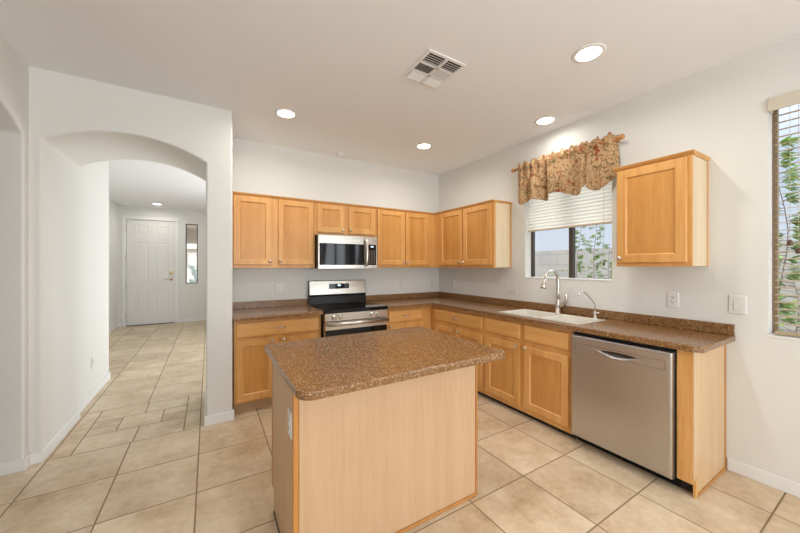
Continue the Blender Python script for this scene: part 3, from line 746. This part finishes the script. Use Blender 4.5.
# ------------------------------------------------------------------ range
rg = thing('electric_range', 'stainless steel electric range with black glass cooktop between the base cabinets', 'range', (-1.979, 0, 0))
RW = 0.734
MB().box(0.002, RW - 0.002, -0.60, -0.03, 0.03, 0.874).build('body', 'black', rg)
m_ = MB(); m_.box(0, RW, -0.662, -0.075, 0.8750, 0.914, 0.005); m_.build('cooktop', 'blackglass', rg)
m_ = MB(); m_.prism([(-0.075, 0.9145), (-0.012, 0.9145), (-0.012, 1.184), (-0.035, 1.188), (-0.050, 1.180), (-0.068, 1.02), (-0.060, 1.00)], 0, RW, 'x'); m_.build('backguard', 'black', rg)
m_ = MB(); m_.prism([(-0.0505, 1.181), (-0.0525, 1.181), (-0.0715, 1.022), (-0.0695, 1.021)], 0.008, RW - 0.006, 'x'); bg_ = m_.build('control_face', 'steel', rg)
def yb_(z): return -0.0535 - (1.181 - z) / (1.181 - 1.022) * 0.019
m_ = MB(); m_.prism([(yb_(1.148) - 0.0005, 1.148), (yb_(1.148) - 0.002, 1.148), (yb_(1.086) - 0.002, 1.086), (yb_(1.086) - 0.0005, 1.086)], 0.245, 0.505, 'x'); dp = m_.build('display_panel', 'blackglass', bg_)
m_ = MB(); m_.prism([(yb_(1.138) - 0.002, 1.138), (yb_(1.138) - 0.003, 1.138), (yb_(1.118) - 0.003, 1.118), (yb_(1.118) - 0.002, 1.118)], 0.355, 0.395, 'x'); m_.build('clock_display', 'display', bg_)
m_ = MB(); m_.box(0.004, RW - 0.004, -0.655, -0.60, 0.792, 0.873, 0.003); cp = m_.build('control_panel', 'steel', rg)
for kx in (0.100, 0.172, 0.528, 0.600):
    k = MB(); k.lathe([(0.026, 0), (0.026, 0.004), (0.019, 0.006), (0.017, 0.026), (0.012, 0.030), (0, 0.030)], (kx, -0.655, 0.833), (0, -1, 0), 20); k.box(kx - 0.0035, kx + 0.0035, -0.692, -0.682, 0.817, 0.849, 0.001); k.build('knob', 'nickel', cp)
m_ = MB(); m_.box(0.004, RW - 0.004, -0.650, -0.60, 0.20, 0.786, 0.004); od = m_.build('oven_door', 'steel', rg)
m_ = MB(); m_.box(0.010, RW - 0.010, -0.6525, -0.651, 0.30, 0.702, 0.0006); m_.build('oven_window', 'blackglass', od)
m_ = MB(); m_.tube([(0.05, -0.651, 0.764), (0.05, -0.697, 0.764)], 0.010, 10); m_.tube([(RW - 0.05, -0.651, 0.764), (RW - 0.05, -0.697, 0.764)], 0.010, 10)
m_.tube([(0.012, -0.699, 0.764), (RW - 0.012, -0.699, 0.764)], 0.0195, 16); m_.build('handle', 'nickel', od)
MB().box(0.004, RW - 0.004, -0.650, -0.60, 0.05, 0.192, 0.004).build('storage_drawer', 'steel', rg)
for (lx, ly) in ((0.05, -0.55), (RW - 0.05, -0.55), (0.05, -0.08), (RW - 0.05, -0.08)):
    l = MB(); l.lathe([(0.018, 0.0005), (0.018, 0.03)], (lx, ly, 0), (0, 0, 1), 12); l.build('foot', 'black', rg)

# ------------------------------------------------------------------ microwave
mw = thing('microwave_oven', 'stainless over-the-range microwave hung above the range', 'microwave', (-1.968, 0, 1.335))
MW, MH = 0.722, 0.378
MB().box(0.0, MW, -0.375, -0.003, 0.003, MH).build('case', 'black', mw)
m_ = MB(); m_.box(0.0, MW, -0.398, -0.3755, 0, MH, 0.003); fr_ = m_.build('front_frame', 'steel', mw)
m_ = MB(); m_.box(0.014, 0.548, -0.4005, -0.3985, 0.042, 0.285, 0.0008); m_.build('door_glass', 'blackglass', fr_)
m_ = MB(); m_.box(0.592, 0.705, -0.4005, -0.3985, 0.042, 0.285, 0.0008); cpn = m_.build('control_panel', 'blackglass', fr_)
m_ = MB(); m_.box(0.632, 0.668, -0.4015, -0.4007, 0.252, 0.268); m_.build('clock_display', 'display', fr_)
m_ = MB()
for i in range(3):
    for j in range(7): m_.box(0.612 + i * 0.030, 0.625 + i * 0.030, -0.4012, -0.4006, 0.062 + j * 0.024, 0.069 + j * 0.024)
m_.build('keypad', 'cord', fr_)
m_ = MB(); m_.tube([(0.562, -0.3985, 0.345), (0.563, -0.425, 0.340), (0.567, -0.436, 0.30), (0.569, -0.440, 0.19), (0.567, -0.436, 0.08), (0.563, -0.425, 0.038), (0.562, -0.3985, 0.032)], [0.013, 0.015, 0.016, 0.016, 0.016, 0.015, 0.013], 12); m_.build('handle', 'nickel', fr_)

# ------------------------------------------------------------------ island
isl = thing('kitchen_island', 'free-standing kitchen island with pale maple sides and brown speckled top', 'island', (-2.15, -2.15, 0))
ox, oy = 2.15, 2.15
L_, R_, FY, BY = -2.680 + ox, -1.617 + ox, -2.437 + oy, -1.893 + oy
MB().box(L_ + 0.012, R_ - 0.012, FY + 0.012, BY - 0.02, 0.10, 0.8685).box(L_ + 0.012, R_ - 0.012, FY + 0.012, BY - 0.07, 0.001, 0.10).build('body', 'pale', isl)
MB().box(L_ + 0.022, R_ - 0.014, FY, FY + 0.0115, 0.018, 0.8685).build('front_panel', 'pale', isl)
MB().prism([(FY + 0.022, 0.001), (BY - 0.06, 0.001), (BY - 0.06, 0.12), (BY - 0.0, 0.12), (BY - 0.0, 0.8685), (FY + 0.022, 0.8685)], L_, L_ + 0.0115, 'x').build('side_panel', 'pale', isl)
MB().prism([(FY + 0.022, 0.001), (BY - 0.06, 0.001), (BY - 0.06, 0.12), (BY - 0.0, 0.12), (BY - 0.0, 0.8685), (FY + 0.022, 0.8685)], R_ - 0.0115, R_, 'x').build('side_panel', 'pale', isl)
MB().box(L_ - 0.003, L_ + 0.020, FY - 0.003, FY + 0.020, 0.001, 0.8685, 0.002).build('corner_trim', 'trim_wood', isl)
MB().box(R_ - 0.012, R_ + 0.003, FY - 0.003, FY + 0.018, 0.001, 0.8685, 0.002).build('corner_trim', 'trim_wood', isl)
MB().box(L_ - 0.002, L_ + 0.008, BY - 0.022, BY + 0.001, 0.12, 0.8685).build('edge_trim', 'trim_wood', isl)
MB().box(L_ + 0.020, R_ - 0.012, FY - 0.007, FY, 0.001, 0.018, 0.002).build('base_trim', 'trim_wood', isl)
MB().box(L_ - 0.004, L_, FY + 0.02, BY - 0.06, 0.001, 0.008).build('base_trim', 'dark', isl)
# doors of the side that faces the range
for k in range(2):
    a = L_ + 0.03 + k * 0.51; w_ = 0.49
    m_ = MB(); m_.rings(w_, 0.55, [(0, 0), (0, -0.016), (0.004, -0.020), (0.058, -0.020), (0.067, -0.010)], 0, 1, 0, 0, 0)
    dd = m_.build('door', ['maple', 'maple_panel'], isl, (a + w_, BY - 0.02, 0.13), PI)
    m_ = MB(); m_.rings(w_, 0.13, [(0, 0), (0, -0.013), (0.005, -0.017), (0.012, -0.020)])
    m_.build('drawer', 'maple_h', isl, (a + w_, BY - 0.02, 0.72), PI)
# top, rounded corners
def rrect(x0, x1, y0, y1, r, n=8):
    pts = []
    for (cx, cy, a0, rr) in ((x1 - r[0], y1 - r[0], 0, r[0]), (x0 + r[1], y1 - r[1], 90, r[1]), (x0 + r[2], y0 + r[2], 180, r[2]), (x1 - r[3], y0 + r[3], 270, r[3])):
        for q in range(n + 1):
            a = math.radians(a0 + 90 * q / n); pts.append((cx + rr * math.cos(a), cy + rr * math.sin(a)))
    return pts
m_ = MB(); m_.prism(rrect(-2.712 + ox, -1.602 + ox, -2.664 + oy, -1.805 + oy, (0.03, 0.03, 0.065, 0.05)), 0.869, 0.905, 'z')
tp = m_.build('worktop', 'counter', isl); bevelmod(tp, 0.008, 3, 60)
# outlet on the left side
def outlet(label, loc, rotz, wd=0.070, ht=0.115, kind='outlet', name=None):
    r = thing(name or ('wall_outlet' if kind == 'outlet' else 'light_switch'), label, 'outlet' if kind == 'outlet' else 'switch', loc, rotz, 'wall outlets' if kind == 'outlet' else 'wall switches')
    m = MB(); m.rings(wd, ht, [(0, -0.0005), (0, -0.004), (0.004, -0.0065)], x0=-wd / 2, z0=-ht / 2); m.build('cover_plate', 'plastic', r)
    if kind == 'outlet':
        m = MB(); m.box(-0.0165, 0.0165, -0.0085, -0.0066, -0.034, 0.034, 0.0005)
        m.build('receptacle', 'plastic', r)
        m = MB()
        for s in (-0.017, 0.017):
            for a in (-0.007, 0.007): m.box(a - 0.0014, a + 0.0014, -0.0090, -0.0084, s - 0.002, s + 0.008)
            m.box(-0.003, 0.003, -0.0090, -0.0084, s - 0.011, s - 0.006)
        m.build('slots', 'dark', r)
    else:
        n = 2 if wd > 0.13 else 1
        for i in range(n):
            cx = (i - (n - 1) / 2) * 0.046
            m = MB(); m.box(cx - 0.0185, cx + 0.0185, -0.0072, -0.0066, -0.036, 0.036); m.build('rocker_gap', 'cord', r)
            m = MB(); m.box(cx - 0.0165, cx + 0.0165, -0.0105, -0.0073, -0.033, 0.033, 0.001); m.build('rocker', 'plastic', r)
    return r
outlet('white outlet plate on the left side of the kitchen island', (-2.680, -2.375, 0.672), -PI / 2)
outlet('white outlet on the back wall left of the range above the worktop', (-2.303, 0, 1.105), 0)
outlet('white outlet on the back wall right of the range near the corner', (-0.655, 0, 1.108), 0)
outlet('white switch plate on the back wall tight in the corner', (-0.115, 0, 1.108), 0, kind='switch')
outlet('white outlet on the right wall close to the back corner', (0, -0.325, 1.112), R90)
outlet('wide white switch plate left of the kitchen window', (0, -1.345, 1.110), R90, 0.155, 0.118, 'switch')
outlet('white outlet on the right wall under the single-door cabinet', (0, -2.838, 1.112), R90)
outlet('white rocker switch plate past the end of the worktop beside the large window', (0, -3.178, 1.110), R90, 0.085, 0.125, 'switch')
outlet('small white outlet low on the left hall wall', (-4.025, 0.627, 0.368), PI / 2)
outlet('white switch plate on the inner side of the archway', (-3.011, -0.33, 1.045), -PI / 2, kind='switch')

# ------------------------------------------------------------------ kitchen window dressing
sh_ = thing('cellular_shade', 'cream cellular shade lowered halfway over the kitchen window', 'shade', (0.045, -1.9755, WZ1 - 0.005))
m_ = MB(); m_.box(-0.02, 0.02, -0.432, 0.432, -0.04, 0.0, 0.003); m_.build('head_rail', 'plastic', sh_)
m_ = MB(); pz = -0.04; zb = 1.760 - (WZ1 - 0.005); npl = 15; rows = []
for i in range(npl * 2 + 1):
    z = pz + (zb - pz) * i / (npl * 2); x = -0.006 if i % 2 else 0.0
    rows.append((m_.bm.verts.new((x - 0.002, -0.430, z)), m_.bm.verts.new((x - 0.002, 0.430, z))))
for a, b_ in zip(rows, rows[1:]): m_.bm.faces.new((a[0], a[1], b_[1], b_[0]))
m_.build('pleated_fabric', 'shade', sh_)
m_ = MB(); m_.box(-0.014, 0.018, -0.432, 0.432, zb - 0.018, zb, 0.004); m_.build('bottom_rail', plain('rail_beige', (0.62, 0.53, 0.42), 0.5), sh_)
m_ = MB(); m_.tube([(-0.028, -0.365, -0.03), (-0.028, -0.365, -0.90)], 0.0016, 6); cd = m_.build('pull_cord', 'cord', sh_)
m_ = MB(); m_.lathe([(0.003, 0), (0.009, -0.01), (0.008, -0.03), (0.0, -0.034)], (-0.028, -0.365, -0.895), (0, 0, 1), 12); m_.build('tassel', 'tasselwood', cd)

rd = thing('curtain_rod', 'honey wood curtain rod with ball finials above the kitchen window', 'curtain rod', (-0.085, -1.975, 2.427))
m_ = MB(); m_.tube([(0, -0.52, 0), (0, 0.50, 0)], 0.013, 14); m_.build('rod', 'rod', rd)
for s_ in (-1, 1):
    yy = -0.52 if s_ < 0 else 0.50
    m_ = MB(); m_.lathe([(0.013, 0), (0.018, 0.003), (0.018, 0.008), (0.010, 0.012), (0.018, 0.020), (0.023, 0.032), (0.020, 0.046), (0.009, 0.056), (0, 0.058)], (0, yy, 0), (0, s_, 0), 20); m_.build('finial', 'rod', rd)
    m_ = MB(); m_.box(0.0, 0.084, yy * 0.96 - 0.008, yy * 0.96 + 0.008, -0.012, 0.012, 0.003); m_.build('bracket', 'rod', rd)

vl = thing('window_valance', 'floral tan fabric valance gathered on the rod over the kitchen window', 'valance', (-0.085, -1.975, 2.427))
# along s: 0 = corner end (left), 1 = camera end (right)
yA, yB = -1.492 + 1.975, -2.488 + 1.975
def bottom(s):
    K = [(0, 2.062), (0.04, 2.045), (0.085, 2.022), (0.14, 2.040), (0.20, 2.052), (0.27, 2.052), (0.335, 2.028), (0.355, 2.048), (0.40, 2.070), (0.47, 2.082), (0.53, 2.070), (0.60, 2.040), (0.66, 2.018), (0.72, 2.030), (0.755, 2.075), (0.765, 2.10), (0.78, 2.06), (0.83, 2.025), (0.87, 2.02), (0.93, 2.045), (0.97, 2.09), (1.0, 2.15)]
    for (a, za), (b_, zb_) in zip(K, K[1:]):
        if a <= s <= b_:
            tt = (s - a) / (b_ - a); return za + (zb_ - za) * tt
    return K[-1][1]
m_ = MB(); NS, NZ = 220, 34; grid = []
def sm(x): x = max(0, min(1, x)); return x * x * (3 - 2 * x)
for i in range(NS + 1):
    s = i / NS; y = yA + (yB - yA) * s; zb_ = bottom(s) - 2.427; col = []
    gath = 0.017 * math.sin(s * 78) + 0.008 * math.sin(s * 141 + 1)
    big = 0.024 * math.sin(s * 21 + 0.6) + 0.022 * math.sin(s * 37 + 2.0)
    top = 0.048 + 0.012 * math.sin(s * 60 + 1) + 0.009 * math.sin(s * 133)
    for j in range(NZ + 1):
        v = j / NZ; z = top + (zb_ - top) * v
        near = math.exp(-(z / 0.035) ** 2)      # at the rod pocket
        x = -0.020 * near - 0.012 * (1 - near) + gath * (0.35 + 0.65 * sm((0.06 - abs(z)) / 0.06)) * (0.9 if z > -0.05 else max(0.0, 1 - (-z - 0.05) / 0.25))
        if z < -0.03: x += big * sm((-z - 0.03) / 0.20) - 0.018 * sm((-z - 0.03) / 0.2)
        # deep fold notches
        for (fs_, fd, fw_) in ((0.345, 0.035, 0.018), (0.765, 0.045, 0.015)):
            x += fd * math.exp(-((s - fs_) / fw_) ** 2) * sm(-z / 0.2)
        e = 1.0
        if s > 0.97: x += 0.06 * (s - 0.97) / 0.03
        if s < 0.02: x += 0.05 * (0.02 - s) / 0.02
        col.append(m_.bm.verts.new((max(min(x, 0.075), -0.085) - 0.002, y, z)))
    grid.append(col)
for i in range(NS):
    for j in range(NZ):
        f = m_.bm.faces.new((grid[i][j], grid[i][j + 1], grid[i + 1][j + 1], grid[i + 1][j])); f.smooth = True
o = m_.build('fabric', 'floral', vl); s_ = o.modifiers.new('solid', 'SOLIDIFY'); s_.thickness = 0.003
# ------------------------------------------------------------------ blinds of the large window
bl = thing('window_blinds', 'brown slatted blinds with beige valance over the large window at the right', 'blinds', (0.045, (BY0 + BY1) / 2, BZ1))
hw = (BY1 - BY0) / 2
MB().box(-0.062, -0.048, -hw - 0.0, hw - 0.002, -0.082, -0.001, 0.003).box(-0.048, 0.0, hw - 0.012, hw - 0.002, -0.082, -0.001).build('valance_board', plain('valance_beige', (0.60, 0.54, 0.45), 0.5), bl)
MB().box(-0.025, 0.025, -hw + 0.01, hw - 0.015, -0.05, -0.003).build('head_rail', 'slat', bl)
m_ = MB(); z = -0.105; cnt = 0
while z > BZ0 - BZ1 + 0.05:
    m_.box(-0.019, 0.019, -hw + 0.012, hw - 0.022, -0.0015, 0.0015, 0, 0, Matrix.Translation((0, 0, z)) @ Matrix.Rotation(math.radians(-7), 4, 'Y')); z -= 0.0445
m_.build('slats', 'slat', bl)
MB().box(-0.025, 0.025, -hw + 0.012, hw - 0.022, BZ0 - BZ1 + 0.018, BZ0 - BZ1 + 0.036, 0.003).build('bottom_rail', 'slat', bl)
m_ = MB()
for yy in (hw - 0.18, 0.0, -hw + 0.18): m_.tube([(-0.027, yy, -0.06), (-0.027, yy, BZ0 - BZ1 + 0.03)], 0.0013, 5)
m_.build('ladder_cords', 'cord', bl)
for (yy, zz) in ((hw - 0.085, -0.88), (hw - 0.118, -0.93)):
    m_ = MB(); m_.tube([(-0.034, yy, -0.05), (-0.034, yy, zz)], 0.0012, 5); c_ = m_.build('pull_cord', 'cord', bl)
    m_ = MB(); m_.lathe([(0.004, 0.0), (0.011, -0.012), (0.013, -0.03), (0.010, -0.036), (0, -0.036)], (-0.034, yy, zz), (0, 0, 1), 12); m_.build('tassel', 'tasselwood', c_)

# ------------------------------------------------------------------ ceiling fixtures
def downlight(x, y, label, power, col=(1.0, 0.965, 0.91), r=0.078, lens=True):
    t_ = thing('recessed_ceiling_light', label, 'ceiling light', (x, y, H), group='recessed ceiling lights')
    m = MB(); m.lathe([(r, -0.0045), (r + 0.012, -0.006), (r + 0.020, -0.003), (r + 0.021, -0.0005)], (0, 0, 0), (0, 0, 1), 32); m.build('trim_ring', 'white', t_)
    m = MB(); m.lathe([(0.0, -0.006), (r * 0.8, -0.0055), (r, -0.004), (r, -0.001)], (0, 0, 0), (0, 0, 1), 32); m.build('diffuser', 'lens', t_)
    d = bpy.data.lights.new('bulb', 'AREA'); d.shape = 'DISK'; d.size = 0.14; d.energy = power; d.color = col; d.spread = math.radians(165)
    o = bpy.data.objects.new('bulb', d); C.objects.link(o); o.parent = t_; o.location = (0, 0, -0.008)
    return t_
downlight(-0.885, -2.695, 'round recessed ceiling light nearest the camera at the right', LAMP)
downlight(-0.264, -1.962, 'round recessed ceiling light by the right wall above the sink', LAMP * 0.35)
downlight(-2.394, -0.842, 'round recessed ceiling light at the left near the archway wall', LAMP)
downlight(-0.878, -0.848, 'smallest looking recessed ceiling light in front of the back corner', LAMP)
downlight(-2.40, -2.70, 'round recessed ceiling light directly above the kitchen island', LAMP)
downlight(-3.976, 4.992, 'round recessed ceiling light in front of the entry door', LAMP * 0.55)

vt = thing('ceiling_vent', 'white square ceiling air vent with louvres in six cells', 'vent', (-1.638, -2.03, H))
m_ = MB(); m_.box(-0.135, 0.135, -0.150, 0.150, -0.003, -0.0005); m_.build('shade_backing', 'duct_shade', vt)  # flat dark backing; shade inside the vent is put into its colour
m_ = MB()
m_.box(-0.160, 0.155, -0.172, -0.150, -0.008, -0.0005, 0.002).box(-0.160, 0.155, 0.150, 0.172, -0.008, -0.0005, 0.002)
m_.box(-0.160, -0.135, -0.150, 0.150, -0.008, -0.0005, 0.002).box(0.135, 0.155, -0.150, 0.150, -0.008, -0.0005, 0.002)
m_.box(-0.010, 0.010, -0.150, 0.150, -0.012, -0.002)
for yy in (-0.050, 0.050): m_.box(-0.135, 0.135, yy - 0.008, yy + 0.008, -0.012, -0.002)
m_.build('frame', 'white', vt)
m_ = MB()
for cx in (-0.0725, 0.0725):
    for row in range(3):
        yc = -0.104 + 0.104 * row * 1.0
        if row in (0, 2):
            for k in range(4):
                yy = yc - 0.030 + k * 0.020
                m_.box(-0.060, 0.060, -0.007, 0.007, -0.0006, 0.0006, 0, 0, Matrix.Translation((cx, yy, -0.009)) @ Matrix.Rotation(math.radians(30 if row == 0 else -42), 4, 'X'))
        else:
            for k in range(8):
                xx = cx - 0.054 + k * 0.0155
                m_.box(-0.006, 0.006, -0.040, 0.040, -0.0006, 0.0006, 0, 0, Matrix.Translation((xx, yc, -0.009)) @ Matrix.Rotation(math.radians(-40 if cx < 0 else 38), 4, 'Y'))
m_.build('louvres', 'white', vt)
m_ = MB(); m_.tube([(0.0, 0.155, -0.012), (0.0, 0.125, -0.028)], 0.003, 6); m_.build('damper_lever', 'nickel', vt)
sd = thing('ceiling_sensor', 'small round white sensor on the ceiling above the microwave', 'sensor', (-1.62, -0.115, H))
m_ = MB(); m_.lathe([(0.045, -0.0005), (0.045, -0.008), (0.030, -0.020), (0.012, -0.026), (0, -0.026)], (0, 0, 0), (0, 0, 1), 24); m_.build('housing', 'white', sd)
